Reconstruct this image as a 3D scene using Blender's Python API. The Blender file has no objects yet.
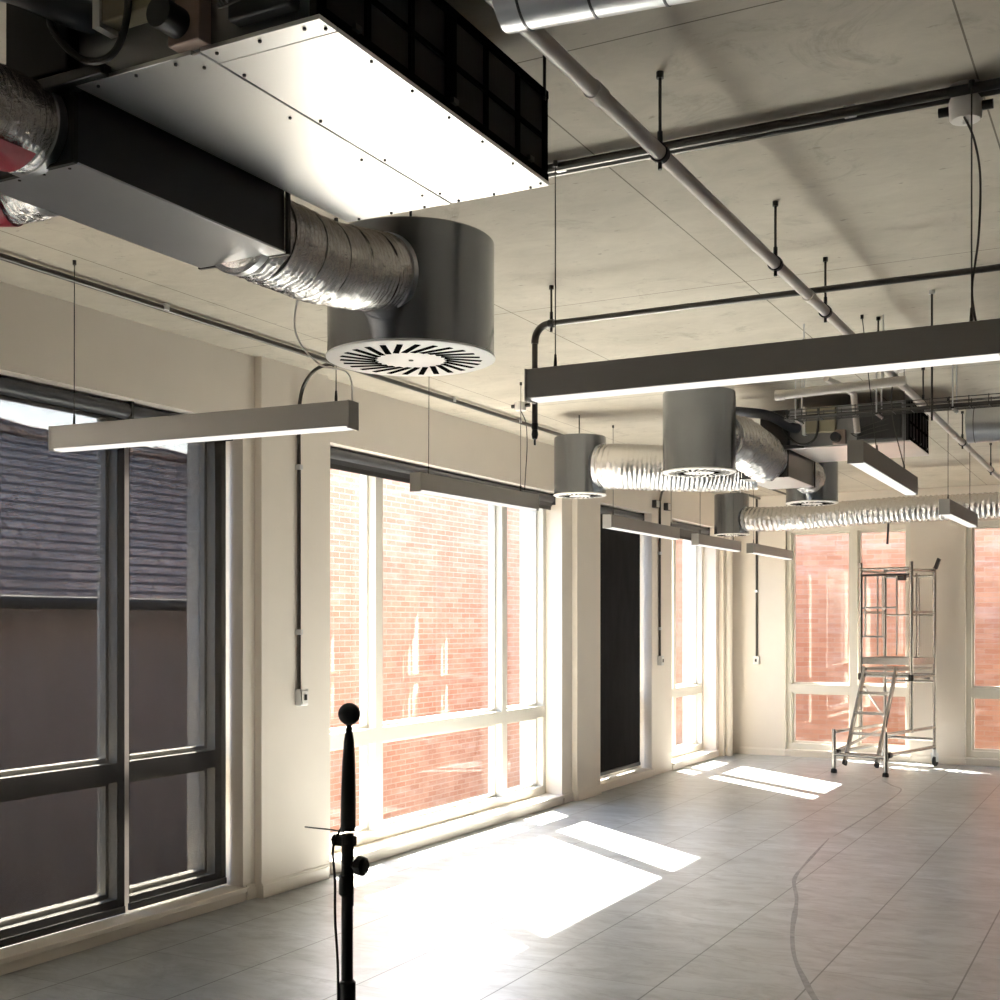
import bpy, math, random
from mathutils import Vector, Matrix, noise
random.seed(7)
scene = bpy.context.scene
COL = scene.collection
PI = math.pi

# ------------------------------------------------------------------ mesh helper
class MB:
    def __init__(s): s.v = []; s.f = []; s.sm = []
    def add(s, vs, fs, smooth=False):
        n = len(s.v); s.v += [Vector(p) for p in vs]
        for f in fs: s.f.append([n + i for i in f]); s.sm.append(smooth)
        return s
    def box(s, a, b):
        x0, x1 = sorted((a[0], b[0])); y0, y1 = sorted((a[1], b[1])); z0, z1 = sorted((a[2], b[2]))
        return s.add([(x0,y0,z0),(x1,y0,z0),(x1,y1,z0),(x0,y1,z0),(x0,y0,z1),(x1,y0,z1),(x1,y1,z1),(x0,y1,z1)],
            [(0,3,2,1),(4,5,6,7),(0,1,5,4),(1,2,6,5),(2,3,7,6),(3,0,4,7)])
    def bar(s, p, q, w, h, up=(0,0,1)):
        p, q = Vector(p), Vector(q); d = (q-p).normalized(); u = Vector(up)
        if abs(d.dot(u)) > .98: u = Vector((1,0,0))
        r = d.cross(u).normalized()*w/2; t = r.cross(d).normalized()*h/2
        vs = [p-r-t, p+r-t, p+r+t, p-r+t, q-r-t, q+r-t, q+r+t, q-r+t]
        return s.add(vs, [(0,1,2,3),(7,6,5,4),(0,4,5,1),(1,5,6,2),(2,6,7,3),(3,7,4,0)])
    def tube(s, pts, r, n=12, caps=True, fn=None):
        pts = [Vector(p) for p in pts]; m = len(pts)
        T = []
        for i in range(m):
            a = pts[max(0,i-1)]; b = pts[min(m-1,i+1)]; T.append((b-a).normalized())
        u = Vector((0,0,1))
        if abs(T[0].dot(u)) > .95: u = Vector((1,0,0))
        N = (u - T[0]*u.dot(T[0])).normalized(); vs = []
        for i in range(m):
            N = (N - T[i]*N.dot(T[i])).normalized(); B = T[i].cross(N)
            for k in range(n):
                a = 2*PI*k/n
                rr = r(i) if callable(r) else r
                if fn: rr *= fn(i, k, pts[i])
                vs.append(pts[i] + (N*math.cos(a) + B*math.sin(a))*rr)
        fs = []
        for i in range(m-1):
            for k in range(n):
                k2 = (k+1) % n
                fs.append((i*n+k, i*n+k2, (i+1)*n+k2, (i+1)*n+k))
        s.add(vs, fs, True)
        if caps:
            b0 = len(s.v) - m*n
            s.f.append([b0+k for k in range(n)][::-1]); s.sm.append(False)
            s.f.append([b0+(m-1)*n+k for k in range(n)]); s.sm.append(False)
        return s
    def cyl(s, p, q, r, n=16): return s.tube([p, q], r, n)
    def lathe(s, prof, c, n=32, axis=(0,0,1)):
        c = Vector(c); ax = Vector(axis).normalized()
        u = Vector((1,0,0)) if abs(ax.x) < .9 else Vector((0,1,0))
        u = (u-ax*u.dot(ax)).normalized(); w = ax.cross(u); m = len(prof); vs = []
        for r, z in prof:
            for k in range(n):
                a = 2*PI*k/n; vs.append(c + ax*z + (u*math.cos(a)+w*math.sin(a))*max(r, 1e-4))
        fs = []
        for i in range(m-1):
            for k in range(n):
                k2 = (k+1) % n; fs.append((i*n+k, i*n+k2, (i+1)*n+k2, (i+1)*n+k))
        return s.add(vs, fs, True)
    def prism(s, poly, z0, z1):
        n = len(poly)
        vs = [(x,y,z0) for x,y in poly] + [(x,y,z1) for x,y in poly]
        fs = [list(range(n))[::-1], list(range(n,2*n))] + [(i,(i+1)%n,n+(i+1)%n,n+i) for i in range(n)]
        return s.add(vs, fs)

WL = {}
def wloc(o): return WL.get(o.name, Vector((0,0,0)))
def build(name, mb, mat, parent=None, bevel=0, angle=35):
    if parent is not None: org = wloc(parent)
    else:
        xs = [p.x for p in mb.v]; ys = [p.y for p in mb.v]; zs = [p.z for p in mb.v]
        org = Vector(((min(xs)+max(xs))/2, (min(ys)+max(ys))/2, min(zs)))
    me = bpy.data.meshes.new(name)
    me.from_pydata([p-org for p in mb.v], [], mb.f); me.update()
    for p, sm in zip(me.polygons, mb.sm): p.use_smooth = sm
    me.set_sharp_from_angle(angle=math.radians(angle))
    me.materials.append(mat)
    o = bpy.data.objects.new(name, me); COL.objects.link(o)
    if parent is not None: o.parent = parent
    else: o.location = org
    WL[o.name] = org.copy()
    if bevel:
        b = o.modifiers.new('bevel', 'BEVEL'); b.width = bevel; b.segments = 2; b.limit_method = 'ANGLE'; b.angle_limit = math.radians(40)
    return o
def empty(name, loc):
    o = bpy.data.objects.new(name, None); COL.objects.link(o); o.location = loc; o.empty_display_size = .1
    WL[o.name] = Vector(loc); return o
def tag(o, label, cat, group=None):
    o['label'] = label; o['category'] = cat
    if group: o['group'] = group
    return o
def thing(name, loc, label, cat, group=None): return tag(empty(name, loc), label, cat, group)
def struct(name, mb, mat, parent=None, bevel=0):
    o = build(name, mb, mat, parent, bevel); o['kind'] = 'structure'; return o
def arc(p0, p1, p2, n=8):
    p0, p1, p2 = Vector(p0), Vector(p1), Vector(p2)
    return [(1-t)**2*p0 + 2*t*(1-t)*p1 + t*t*p2 for t in [i/n for i in range(n+1)]]
def spline(pts, n=8):
    P = [Vector(p) for p in pts]; out = []
    for i in range(len(P)-1):
        a = P[max(0,i-1)]; b = P[i]; c = P[i+1]; d = P[min(len(P)-1,i+2)]
        for k in range(n):
            t = k/n
            out.append(.5*((2*b)+(c-a)*t+(2*a-5*b+4*c-d)*t*t+(3*b-a-3*c+d)*t**3))
    out.append(P[-1]); return out

# ------------------------------------------------------------------ materials
class NT:
    def __init__(s, name):
        s.m = bpy.data.materials.new(name); s.m.use_nodes = True; s.t = s.m.node_tree
        s.t.nodes.clear(); s.out = s.t.nodes.new('ShaderNodeOutputMaterial')
    def n(s, typ, **kw):
        nd = s.t.nodes.new('ShaderNode'+typ)
        for k, v in kw.items():
            if k.startswith('i_'):
                nd.inputs[k[2:].replace('_', ' ')].default_value = v
            else: setattr(nd, k, v)
        return nd
    def l(s, a, b): s.t.links.new(a, b)
    def math(s, op, a, b=None, c=None):
        nd = s.n('Math', operation=op)
        for i, v in enumerate((a, b, c)):
            if v is None: continue
            if hasattr(v, 'is_output'): s.l(v, nd.inputs[i])
            else: nd.inputs[i].default_value = v
        return nd.outputs[0]
    def mix(s, fac, a, b, blend='MIX'):
        nd = s.n('MixRGB', blend_type=blend)
        for i, v in zip((0,1,2), (fac,a,b)):
            if hasattr(v, 'is_output'): s.l(v, nd.inputs[i])
            elif i == 0: nd.inputs[0].default_value = v
            else: nd.inputs[i].default_value = (*v, 1)
        return nd.outputs[0]
    def noise(s, vec, scale, detail=4, rough=.55, dist=0):
        nd = s.n('TexNoise'); nd.inputs['Scale'].default_value = scale; nd.inputs['Detail'].default_value = detail
        nd.inputs['Roughness'].default_value = rough; nd.inputs['Distortion'].default_value = dist
        if vec is not None: s.l(vec, nd.inputs['Vector'])
        return nd.outputs['Fac']
    def ramp(s, fac, stops):
        nd = s.n('ValToRGB'); e = nd.color_ramp.elements
        e[0].position, e[0].color = stops[0][0], (*stops[0][1], 1)
        e[1].position, e[1].color = stops[1][0], (*stops[1][1], 1)
        for p, c in stops[2:]:
            x = e.new(p); x.color = (*c, 1)
        s.l(fac, nd.inputs[0]); return nd.outputs[0]
    def rng(s, v, a, b, c, d):
        nd = s.n('MapRange'); nd.inputs[1].default_value = a; nd.inputs[2].default_value = b
        nd.inputs[3].default_value = c; nd.inputs[4].default_value = d; s.l(v, nd.inputs[0]); return nd.outputs[0]
    def pos(s, scale=(1,1,1)):
        g = s.n('NewGeometry'); m = s.n('Mapping'); m.inputs['Scale'].default_value = scale
        s.l(g.outputs['Position'], m.inputs['Vector']); return m.outputs[0]
    def bsdf(s, color, rough=.5, metal=0, bump=None, bstr=.2, bdist=.01, spec=.5):
        b = s.n('BsdfPrincipled')
        if hasattr(color, 'is_output'): s.l(color, b.inputs['Base Color'])
        else: b.inputs['Base Color'].default_value = (*color, 1)
        if hasattr(rough, 'is_output'): s.l(rough, b.inputs['Roughness'])
        else: b.inputs['Roughness'].default_value = rough
        b.inputs['Metallic'].default_value = metal; b.inputs['Specular IOR Level'].default_value = spec
        if bump is not None:
            k = s.n('Bump'); k.inputs['Strength'].default_value = bstr; k.inputs['Distance'].default_value = bdist
            s.l(bump, k.inputs['Height']); s.l(k.outputs[0], b.inputs['Normal'])
        s.l(b.outputs[0], s.out.inputs[0]); return b

def simple(name, col, rough=.5, metal=0, var=.06, scale=9, bstr=.05, spec=.5):
    t = NT(name); n = t.noise(t.pos(), scale, 5)
    c = t.ramp(n, [(.3, tuple(max(0, q*(1-var)) for q in col)), (.7, tuple(min(1, q*(1+var)) for q in col))])
    t.bsdf(c, rough, metal, n, bstr, .004, spec); return t.m

def mat_concrete():
    t = NT('concrete'); p = t.pos()
    n1 = t.noise(p, 1.1, 8, .62, .4); n2 = t.noise(t.pos((1,1.5,1)), 4.5, 8, .7, .8); n3 = t.noise(p, 26, 4, .6)
    c = t.ramp(n1, [(.3, (.41,.375,.31)), (.7, (.55,.51,.435))])
    c = t.mix(.16, c, t.ramp(n2, [(.35, (.31,.28,.235)), (.62, (.63,.585,.50))]))
    st = t.rng(t.noise(p, 2.3, 10, .75, 1.2), .57, .74, 0, .6)
    c = t.mix(st, c, (.2,.175,.14))
    sp = t.rng(t.noise(t.pos((1,2.2,1)), 13, 3, .6), .66, .74, 0, .55)
    c = t.mix(sp, c, (.16,.14,.115))
    sx = t.n('SeparateXYZ'); t.l(t.n('NewGeometry').outputs['Position'], sx.inputs[0])
    def lines(v, off, per, w):
        a = t.math('SUBTRACT', v, off-per/2); a = t.math('FLOORED_MODULO', a, per); a = t.math('SUBTRACT', a, per/2)
        return t.math('LESS_THAN', t.math('ABSOLUTE', a), w)
    j = t.math('MAXIMUM', lines(sx.outputs[0], -1.64, 1.2, .0028), lines(sx.outputs[1], 3.062, 2.44, .0028))
    c = t.mix(t.math('MULTIPLY', j, .8), c, (.09,.075,.055))
    t.bsdf(c, .75, 0, t.math('ADD', n3, t.math('MULTIPLY', n2, 2)), .12, .01, .3); return t.m

def mat_floor():
    t = NT('floor_panels'); p = t.pos()
    streak = t.noise(t.pos((1, 2.0, 1)), 1.3, 7, .62, .9)
    n2 = t.noise(t.pos((1, 1.9, 1)), 2.6, 8, .68, 1.4); n3 = t.noise(p, .55, 5, .5)
    c = t.ramp(streak, [(.25, (.33,.355,.365)), (.75, (.54,.57,.585))])
    c = t.mix(t.rng(n2, .44, .62, 0, .5), c, (.23,.235,.24))
    c = t.mix(t.rng(n3, .35, .7, 0, .25), c, (.46,.45,.435))
    w = t.rng(t.noise(t.pos((1,2.0,1)), 3.4, 9, .74, 1.0), .5, .66, 0, .42)
    c = t.mix(w, c, (.17,.17,.175))
    g = t.n('NewGeometry'); sx = t.n('SeparateXYZ'); t.l(g.outputs['Position'], sx.inputs[0])
    def lines(v, off, per, wd):
        a = t.math('SUBTRACT', v, off-per/2); a = t.math('FLOORED_MODULO', a, per); a = t.math('SUBTRACT', a, per/2)
        return t.math('LESS_THAN', t.math('ABSOLUTE', a), wd)
    jx = lines(sx.outputs[0], -2.527, .592, .004); jy = lines(sx.outputs[1], 5.73, .592, .0024)
    # every panel a slightly different tone
    cell = t.n('CombineXYZ')
    t.l(t.math('FLOOR', t.math('DIVIDE', t.math('SUBTRACT', sx.outputs[0], -2.527), .592)), cell.inputs[0])
    t.l(t.math('FLOOR', t.math('DIVIDE', t.math('SUBTRACT', sx.outputs[1], 5.73), .592)), cell.inputs[1])
    wn = t.n('TexWhiteNoise', noise_dimensions='2D'); t.l(cell.outputs[0], wn.inputs['Vector'])
    c = t.mix(t.rng(wn.outputs['Value'], 0, 1, 0, .16), c, (.2,.2,.2))
    j = t.math('MAXIMUM', t.math('MULTIPLY', jx, .8), t.math('MULTIPLY', jy, .5))
    c = t.mix(j, c, (.07,.07,.07))
    r = t.rng(t.math('ADD', t.math('MULTIPLY', n3, .6), t.math('MULTIPLY', streak, .4)), .3, .75, .30, .37)
    t.bsdf(c, r, .28, None, 0, 0, .6); return t.m

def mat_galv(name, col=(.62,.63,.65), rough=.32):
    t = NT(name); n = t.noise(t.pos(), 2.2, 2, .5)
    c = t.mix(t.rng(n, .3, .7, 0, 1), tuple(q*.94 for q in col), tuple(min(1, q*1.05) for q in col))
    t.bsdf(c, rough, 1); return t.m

def mat_foil():
    t = NT('foil'); n = t.noise(t.pos(), 34, 5, .65, .6); n2 = t.noise(t.pos(), 90, 3, .6)
    t.bsdf((.82,.80,.79), .24, 1, t.math('ADD', n, t.math('MULTIPLY', n2, .4)), .55, .012); return t.m

def mat_brick(name, axis, c1, c2, mortar):
    t = NT(name); g = t.n('NewGeometry'); sx = t.n('SeparateXYZ'); t.l(g.outputs['Position'], sx.inputs[0])
    cb = t.n('CombineXYZ'); t.l(sx.outputs[axis], cb.inputs[0]); t.l(sx.outputs[2], cb.inputs[1])
    b = t.n('TexBrick'); t.l(cb.outputs[0], b.inputs['Vector'])
    for k, v in (('Scale', 1), ('Brick Width', .225), ('Row Height', .07), ('Mortar Size', .006), ('Bias', -.1), ('Mortar Smooth', .3)):
        b.inputs[k].default_value = v
    b.inputs['Color1'].default_value = (*c1, 1); b.inputs['Color2'].default_value = (*c2, 1); b.inputs['Mortar'].default_value = (*mortar, 1)
    n = t.noise(t.pos(), 2.2, 6, .65); c = t.mix(t.rng(n, .35, .7, 0, .4), b.outputs['Color'], tuple(q*.6 for q in c1))
    n2 = t.noise(t.pos((1,1,6)), 1.3, 5, .6); c = t.mix(t.rng(n2, .52, .75, 0, .35), c, (.62,.52,.44))
    t.bsdf(c, .85, 0, b.outputs['Fac'], -.4, .01, .2); return t.m

def mat_slate():
    t = NT('slates'); g = t.n('NewGeometry'); sx = t.n('SeparateXYZ'); t.l(g.outputs['Position'], sx.inputs[0])
    cb = t.n('CombineXYZ'); t.l(sx.outputs[1], cb.inputs[0]); t.l(sx.outputs[2], cb.inputs[1])
    b = t.n('TexBrick'); t.l(cb.outputs[0], b.inputs['Vector'])
    for k, v in (('Scale', 1), ('Brick Width', .22), ('Row Height', .09), ('Mortar Size', .014), ('Bias', 0)): b.inputs[k].default_value = v
    b.inputs['Color1'].default_value = (.74,.57,.47,1); b.inputs['Color2'].default_value = (.56,.44,.37,1); b.inputs['Mortar'].default_value = (.12,.10,.095,1)
    n = t.noise(t.pos(), 1.4, 6, .65); c = t.mix(t.rng(n, .5, .68, 0, .6), b.outputs['Color'], (.13,.12,.12))
    t.bsdf(c, .7, 0, b.outputs['Fac'], -.5, .02, .3); return t.m

def mat_glass():
    t = NT('window_glass'); tr = t.n('BsdfTransparent'); tr.inputs[0].default_value = (.93,.95,.95,1)
    gl = t.n('BsdfGlossy'); gl.inputs['Roughness'].default_value = .01
    lw = t.n('LayerWeight'); mx = t.n('MixShader')
    t.l(t.math('ADD', t.math('MULTIPLY', t.math('POWER', lw.outputs['Facing'], 5), .95), .035), mx.inputs[0]); t.l(tr.outputs[0], mx.inputs[1]); t.l(gl.outputs[0], mx.inputs[2]); t.l(mx.outputs[0], t.out.inputs[0]); return t.m

def mat_screen(name, see, col):
    t = NT(name); d = t.n('BsdfDiffuse'); tr = t.n('BsdfTransparent'); mx = t.n('MixShader')
    n = t.noise(t.pos((1,3,1)), 2.5, 5, .6)
    c = t.ramp(n, [(.3, tuple(q*.85 for q in col)), (.7, tuple(q*1.15 for q in col))]); t.l(c, d.inputs[0])
    # thick horizontal yarns: the weave closes up as a ray climbs steeply through it
    iv = t.n('NewGeometry'); sx = t.n('SeparateXYZ'); t.l(iv.outputs['Incoming'], sx.inputs[0])
    k = t.math('DIVIDE', t.math('ABSOLUTE', sx.outputs[2]), t.math('MAXIMUM', t.math('ABSOLUTE', sx.outputs[0]), .02))
    f = t.math('MULTIPLY', t.math('MAXIMUM', t.math('SUBTRACT', 1, t.math('MULTIPLY', k, .84)), 0), see)
    t.l(f, mx.inputs[0]); t.l(d.outputs[0], mx.inputs[1]); t.l(tr.outputs[0], mx.inputs[2]); t.l(mx.outputs[0], t.out.inputs[0]); return t.m

def mat_emit(name, col, st):
    t = NT(name); e = t.n('Emission'); e.inputs[0].default_value = (*col, 1); e.inputs[1].default_value = st
    t.l(e.outputs[0], t.out.inputs[0]); return t.m

LIGHT_E = .5
M = dict(
    concrete=mat_concrete(), floor=mat_floor(), wall=simple('cream_paint', (.73,.67,.60), .65, 0, .02, 3, .03, .3),
    trim=simple('cream_gloss_paint', (.74,.68,.61), .45, 0, .02, 4, .02, .4), frame=simple('window_frame_paint', (.70,.67,.60), .4, 0, .02, 5, .02),
    outer=simple('render_outside', (.55,.5,.45), .8), galv=mat_galv('galvanised_steel'), galvdark=mat_galv('galvanised_shaded', (.085,.086,.09), .34),  # dark galvanised: dim reflection on the duct sides put into the base colour
    drum=mat_galv('drum_steel', (.28,.295,.32), .21), panel=mat_galv('panel_steel', (.80,.80,.80), .30), foil=mat_foil(),
    black=simple('black_plastic', (.014,.014,.015), .45), filt=simple('filter_mesh', (.020,.018,.018), .9), dark=simple('dark_steel', (.05,.048,.046), .35, .7),
    conduit=mat_galv('conduit_steel', (.10,.095,.088), .28), blackpipe=mat_galv('sprinkler_pipe_steel', (.11,.105,.10), .32),
    pipe=simple('grey_pvc', (.56,.52,.485), .38, 0, .02), white=simple('white_plastic', (.74,.72,.69), .4, 0, .02),
    housing=simple('grey_fixture_paint', (.30,.285,.265), .5, 0, .02), alu=mat_galv('aluminium_tube', (.46,.44,.42), .26), plate=simple('diffuser_white_paint', (.80,.78,.76), .45, 0, .02),
    slot=simple('slot_black', (.006,.006,.006), .9, 0, 0, 5, 0, 0), red=simple('red_wrap', (.30,.012,.03), .4, 0, .2), navy=simple('dark_wrap', (.05,.055,.07), .4),
    rubber=simple('rubber', (.02,.02,.02), .7), rail=simple('blind_black_metal', (.02,.02,.022), .45), cass=simple('blind_cassette', (.05,.052,.06), .4),
    screen=mat_screen('screen_fabric', .27, (.035,.033,.034)), blackout=mat_screen('dark_fabric', .035, (.028,.027,.028)),
    glass=mat_glass(), brickx=mat_brick('brick_opposite', 1, (.46,.23,.14), (.55,.32,.21), (.58,.47,.37)),
    bricky=mat_brick('brick_rear', 0, (.44,.205,.11), (.55,.31,.18), (.44,.30,.20)), slate=mat_slate(), brickout=simple('outside_brick', (.26,.13,.09), .9, 0, .2, 6), housewall=simple('house_render', (.36,.31,.285), .9, 0, .2, 2), galvmid=mat_galv('galvanised_casing', (.30,.305,.315), .36), ground=simple('paving', (.30,.29,.28), .9, 0, .2),
    glow=mat_emit('light_diffuser', (1,.95,.88), LIGHT_E), yellow=simple('yellowed_board', (.24,.21,.14), .6), pink=simple('copper_bracket', (.36,.27,.23), .5, .3),
    scuff=simple('dark_scuff', (.25,.255,.26), .5, 0, .25, 20), cable=simple('dark_cable', (.05,.045,.04), .5), ply=simple('platform_board', (.36,.32,.28), .6),
)

# ------------------------------------------------------------------ room shell
H = 3.16; XW = -4.64; YB = 14.85; XR = 11.0; YF = -9.0; T = .42
SILL = .085; HEAD = 2.76
LEFT_W = [(2.11, 5.614), (6.47, 9.974), (10.757, 12.2), (12.82, 14.36)]
BACK_W = [(-3.93, -2.47), (-1.87, -.40), (.3, 1.77)]
RIGHT_W = []
def wall_mesh(spans, lo, hi, mapper):
    mb = MB()
    def b(s0, s1, z0, z1): mb.box(mapper(s0, 0, z0), mapper(s1, T, z1))
    b(lo, hi, HEAD, H); b(lo, hi, 0, .055); prev = lo
    for a, c in spans: b(prev, a, .055, HEAD); prev = c
    b(prev, hi, .055, HEAD); return mb
mapL = lambda s, d, z: (XW-d, s, z)
mapB = lambda s, d, z: (s, YB+d, z)
mapR = lambda s, d, z: (XR+d, s, z)
wl = wall_mesh(LEFT_W, YF-.3, YB, mapL)
for a, b in ((5.72, 6.37), (10.19, 10.72)): wl.box((XW, a, 0), (-4.59, b, H))      # shallow piers
wl.box((XW, 14.47, 0), (-4.585, 14.85, H)); wl.cyl((-4.56, 14.60, 0), (-4.56, 14.60, H), .05, 20)
wall_left = struct('wall_left', wl, M['wall'])
wb = wall_mesh(BACK_W, XW-T, XR+T, mapB)
wb.box((-5.0, YB+T, 2.84), (6.2, YB+T+.72, 2.98))                                       # unseen slab, added to cut the sun through the rear windows
wall_back = struct('wall_back', wb, M['wall'])
def face_outside(o, test, mat):
    o.data.materials.append(mat); org = o.location
    for p in o.data.polygons:
        if test(p.center+org, p.normal): p.material_index = 1
face_outside(wall_left, lambda c, n: c.x < XW-T+.01, M['brickout'])
face_outside(wall_back, lambda c, n: c.y > YB+T-.01, M['brickout'])
wall_right = struct('wall_right', wall_mesh(RIGHT_W, YF-.3, YB, mapR), M['wall'])
wall_front = struct('wall_front', MB().box((XW, YF-.3, 0), (XR, YF, H)), M['wall'])
floor = struct('floor', MB().box((XW-T, YF-.3, -.2), (XR+T, YB+T, 0)), M['floor'])
ceiling = struct('ceiling', MB().box((XW-T, YF-.3, H), (XR+T, YB+T, H+.3)), M['concrete'])

def skirting(name, segs):
    mb = MB()
    for p, q, n, *hh in segs:
        p, q, n = Vector((*p,0)), Vector((*q,0)), Vector((*n,0))
        for (t, h) in ((.014, hh[0]),) if hh else ((.014, .075), (.008, .088)):
            a, b = p, q; c = q + n*t
            mb.box((min(a.x,b.x,c.x,(a+n*t).x), min(a.y,b.y,c.y,(a+n*t).y), 0), (max(a.x,b.x,c.x,(a+n*t).x), max(a.y,b.y,c.y,(a+n*t).y), h))
    return struct(name, mb, M['trim'], None, .003)
E1 = (1, 0)
skirting('baseboard_left', [((XW, 5.64), (XW, 5.72), E1), ((-4.59, 5.72), (-4.59, 6.37), E1), ((XW, 6.37), (XW, 6.45), E1), ((XW, 10.0), (XW, 10.19), E1), ((-4.59, 10.19), (-4.59, 10.72), E1)])

seg = []; prev = -4.5
for a, b in BACK_W: seg += [((prev, YB), (a, YB), (0,-1)), ((a+.001, YB), (b-.001, YB), (0,-1), .055)]; prev = b
skirting('baseboard_back', seg+[((prev, YB), (XR, YB), (0,-1))])
skirting('baseboard_right', [((XR, YF), (XR, YB), (-1, 0))])

def window(n, mp, s0, s1, mulls, d0, d1, tz=.82, apron=True):
    fr = MB()
    def b(a0, a1, z0, z1, e0=d0, e1=d1): fr.box(mp(a0, e0, z0), mp(a1, e1, z1))
    z0, z1 = SILL, HEAD; e = .0006
    b(s0, s0+.055, z0, z1); b(s1-.055, s1, z0, z1)
    edges = [s0+.055]
    for m in mulls: b(m-.045, m+.045, z0, z1); edges += [m-.045, m+.045]
    edges.append(s1-.055)
    dm = d0+(d1-d0)*.5                                     # inner sash beads, set back from the front face
    for i in range(0, len(edges), 2):
        a, c = edges[i], edges[i+1]
        b(a+e, c-e, z1-.055, z1); b(a+e, c-e, z0, z0+.07); b(a+e, c-e, tz-.05, tz+.05)
        for zz0, zz1 in ((z0+.07, tz-.05), (tz+.05, z1-.055)):
            b(a+e, a+.022, zz0+e, zz1-e, dm, d1); b(c-.022, c-e, zz0+e, zz1-e, dm, d1)
            b(a+.0225, c-.0225, zz0+e, zz0+.022, dm, d1); b(a+.0225, c-.0225, zz1-.022, zz1-e, dm, d1)
    w = struct('window_%d' % n, fr, M['frame'])
    for i in range(0, len(edges), 2):
        for zz0, zz1 in ((z0+.07, tz-.05), (tz+.05, z1-.055)):
            build('window_pane', MB().box(mp(edges[i]+.01, d1-.025, zz0+.01), mp(edges[i+1]-.01, d1-.02, zz1-.01)), M['glass'], w)
    sl = MB().box(mp(s0+.001, -.035, .0565), mp(s1-.001, d1-.001, SILL-.001))
    if apron: sl.box(mp(s0+.001, -.014, 0), mp(s1-.001, -.0005, .056))
    build('window_sill', sl, M['trim'], w, .004)
    build('outer_sill', MB().box(mp(s0+.001, d1+.001, .057), mp(s1-.001, T+.05, .09)), M['frame'], w)
    return w
window(1, mapL, *LEFT_W[0], [2.93, 4.838], .16, .28)
window(2, mapL, *LEFT_W[1], [7.28, 9.18], .16, .28)
window(3, mapL, *LEFT_W[2], [11.48], .16, .28)
window(4, mapL, *LEFT_W[3], [13.35], .16, .28)
window(5, mapB, *BACK_W[0], [-3.13], .06, .2, .82, False)
window(6, mapB, *BACK_W[1], [-.95], .06, .2, .82, False)
window(7, mapB, *BACK_W[2], [1.0], .06, .2, .82, False)

# dark marks on the floor
def strip(pts, w):
    pts = spline([(x, y, 0) for x, y in pts], 6); mb = MB(); vs = []; fs = []
    for i, p in enumerate(pts):
        d = (pts[min(i+1, len(pts)-1)]-pts[max(i-1, 0)]).normalized(); n = Vector((-d.y, d.x, 0))
        ww = w*(.65+.5*noise.noise(p*2.3)) * min(1, .25+min(i, len(pts)-1-i)/8)
        vs += [p+n*ww/2+Vector((0,0,.0015)), p-n*ww/2+Vector((0,0,.0015)), p-n*ww/2, p+n*ww/2]
    for i in range(len(pts)-1):
        a = i*4; b = a+4
        fs += [(a, a+1, b+1, b), (a+1, a+2, b+2, b+1), (a+3, a, b, b+3)]
    return mb.add(vs, fs)
SC = [(-2.13, 9.292), (-2.053, 8.344), (-1.983, 7.715), (-1.821, 7.134), (-1.662, 6.425), (-1.519, 5.909), (-1.375, 5.534), (-1.266, 5.276), (-1.12, 5.0)]

# ------------------------------------------------------------------ roller blinds
def blind(label, s0, s1, zb, mat, x=-4.745, down=True, drum=True):
    r = thing('roller_blind', (x, (s0+s1)/2, zb), label, 'blind')
    c = MB()
    n = 10; prof = [(x+.045*math.cos(a)*.9, 2.712+.042*math.sin(a)) for a in [2*PI*i/24 for i in range(24)]]
    vs = [(px, s0-.01, pz) for px, pz in prof]+[(px, s1+.01, pz) for px, pz in prof]
    c.add(vs, [(i, (i+1)%24, 24+(i+1)%24, 24+i) for i in range(24)], True); c.f += [list(range(24)), list(range(24,48))[::-1]]; c.sm += [False, False]
    build('roller_tube', c, M['cass'], r)
    for s in (s0-.012, s1+.012): build('end_bracket', MB().box((x-.04, s-.004, 2.66), (x+.045, s+.004, 2.76)), M['rail'], r)
    if down:
        build('blind_fabric', MB().box((x-.0005, s0, zb), (x+.0005, s1, 2.70)), mat, r)
    else:
        build('blind_fabric', MB().box((x+.02, s0+.01, zb), (x+.0215, s1-.01, 2.70)), M['cass'], r)
    build('bottom_bar', MB().box((x-.009, s0, zb-.03), (x+.009, s1, zb+.006)), M['rail'], r, .003)
    return r
blind('wide dark see-through roller blind pulled down, cut by the left edge of the photo', 2.93, 4.79, .122, M['screen'])
blind('narrower dark see-through roller blind pulled down beside the cream pier', 4.822, 5.588, .128, M['screen'])
blind('dark roller blind rolled up above the tall sunlit window with the brick view', 6.49, 9.95, 2.645, M['cass'], -4.745, False)
blind('opaque black roller blind covering the narrow window between the two bright ones', 10.80, 12.13, .15, M['blackout'])
blind('dark roller blind rolled up above the last bright window before the far corner', 12.84, 14.3, 2.60, M['cass'], -4.745, False)

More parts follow.
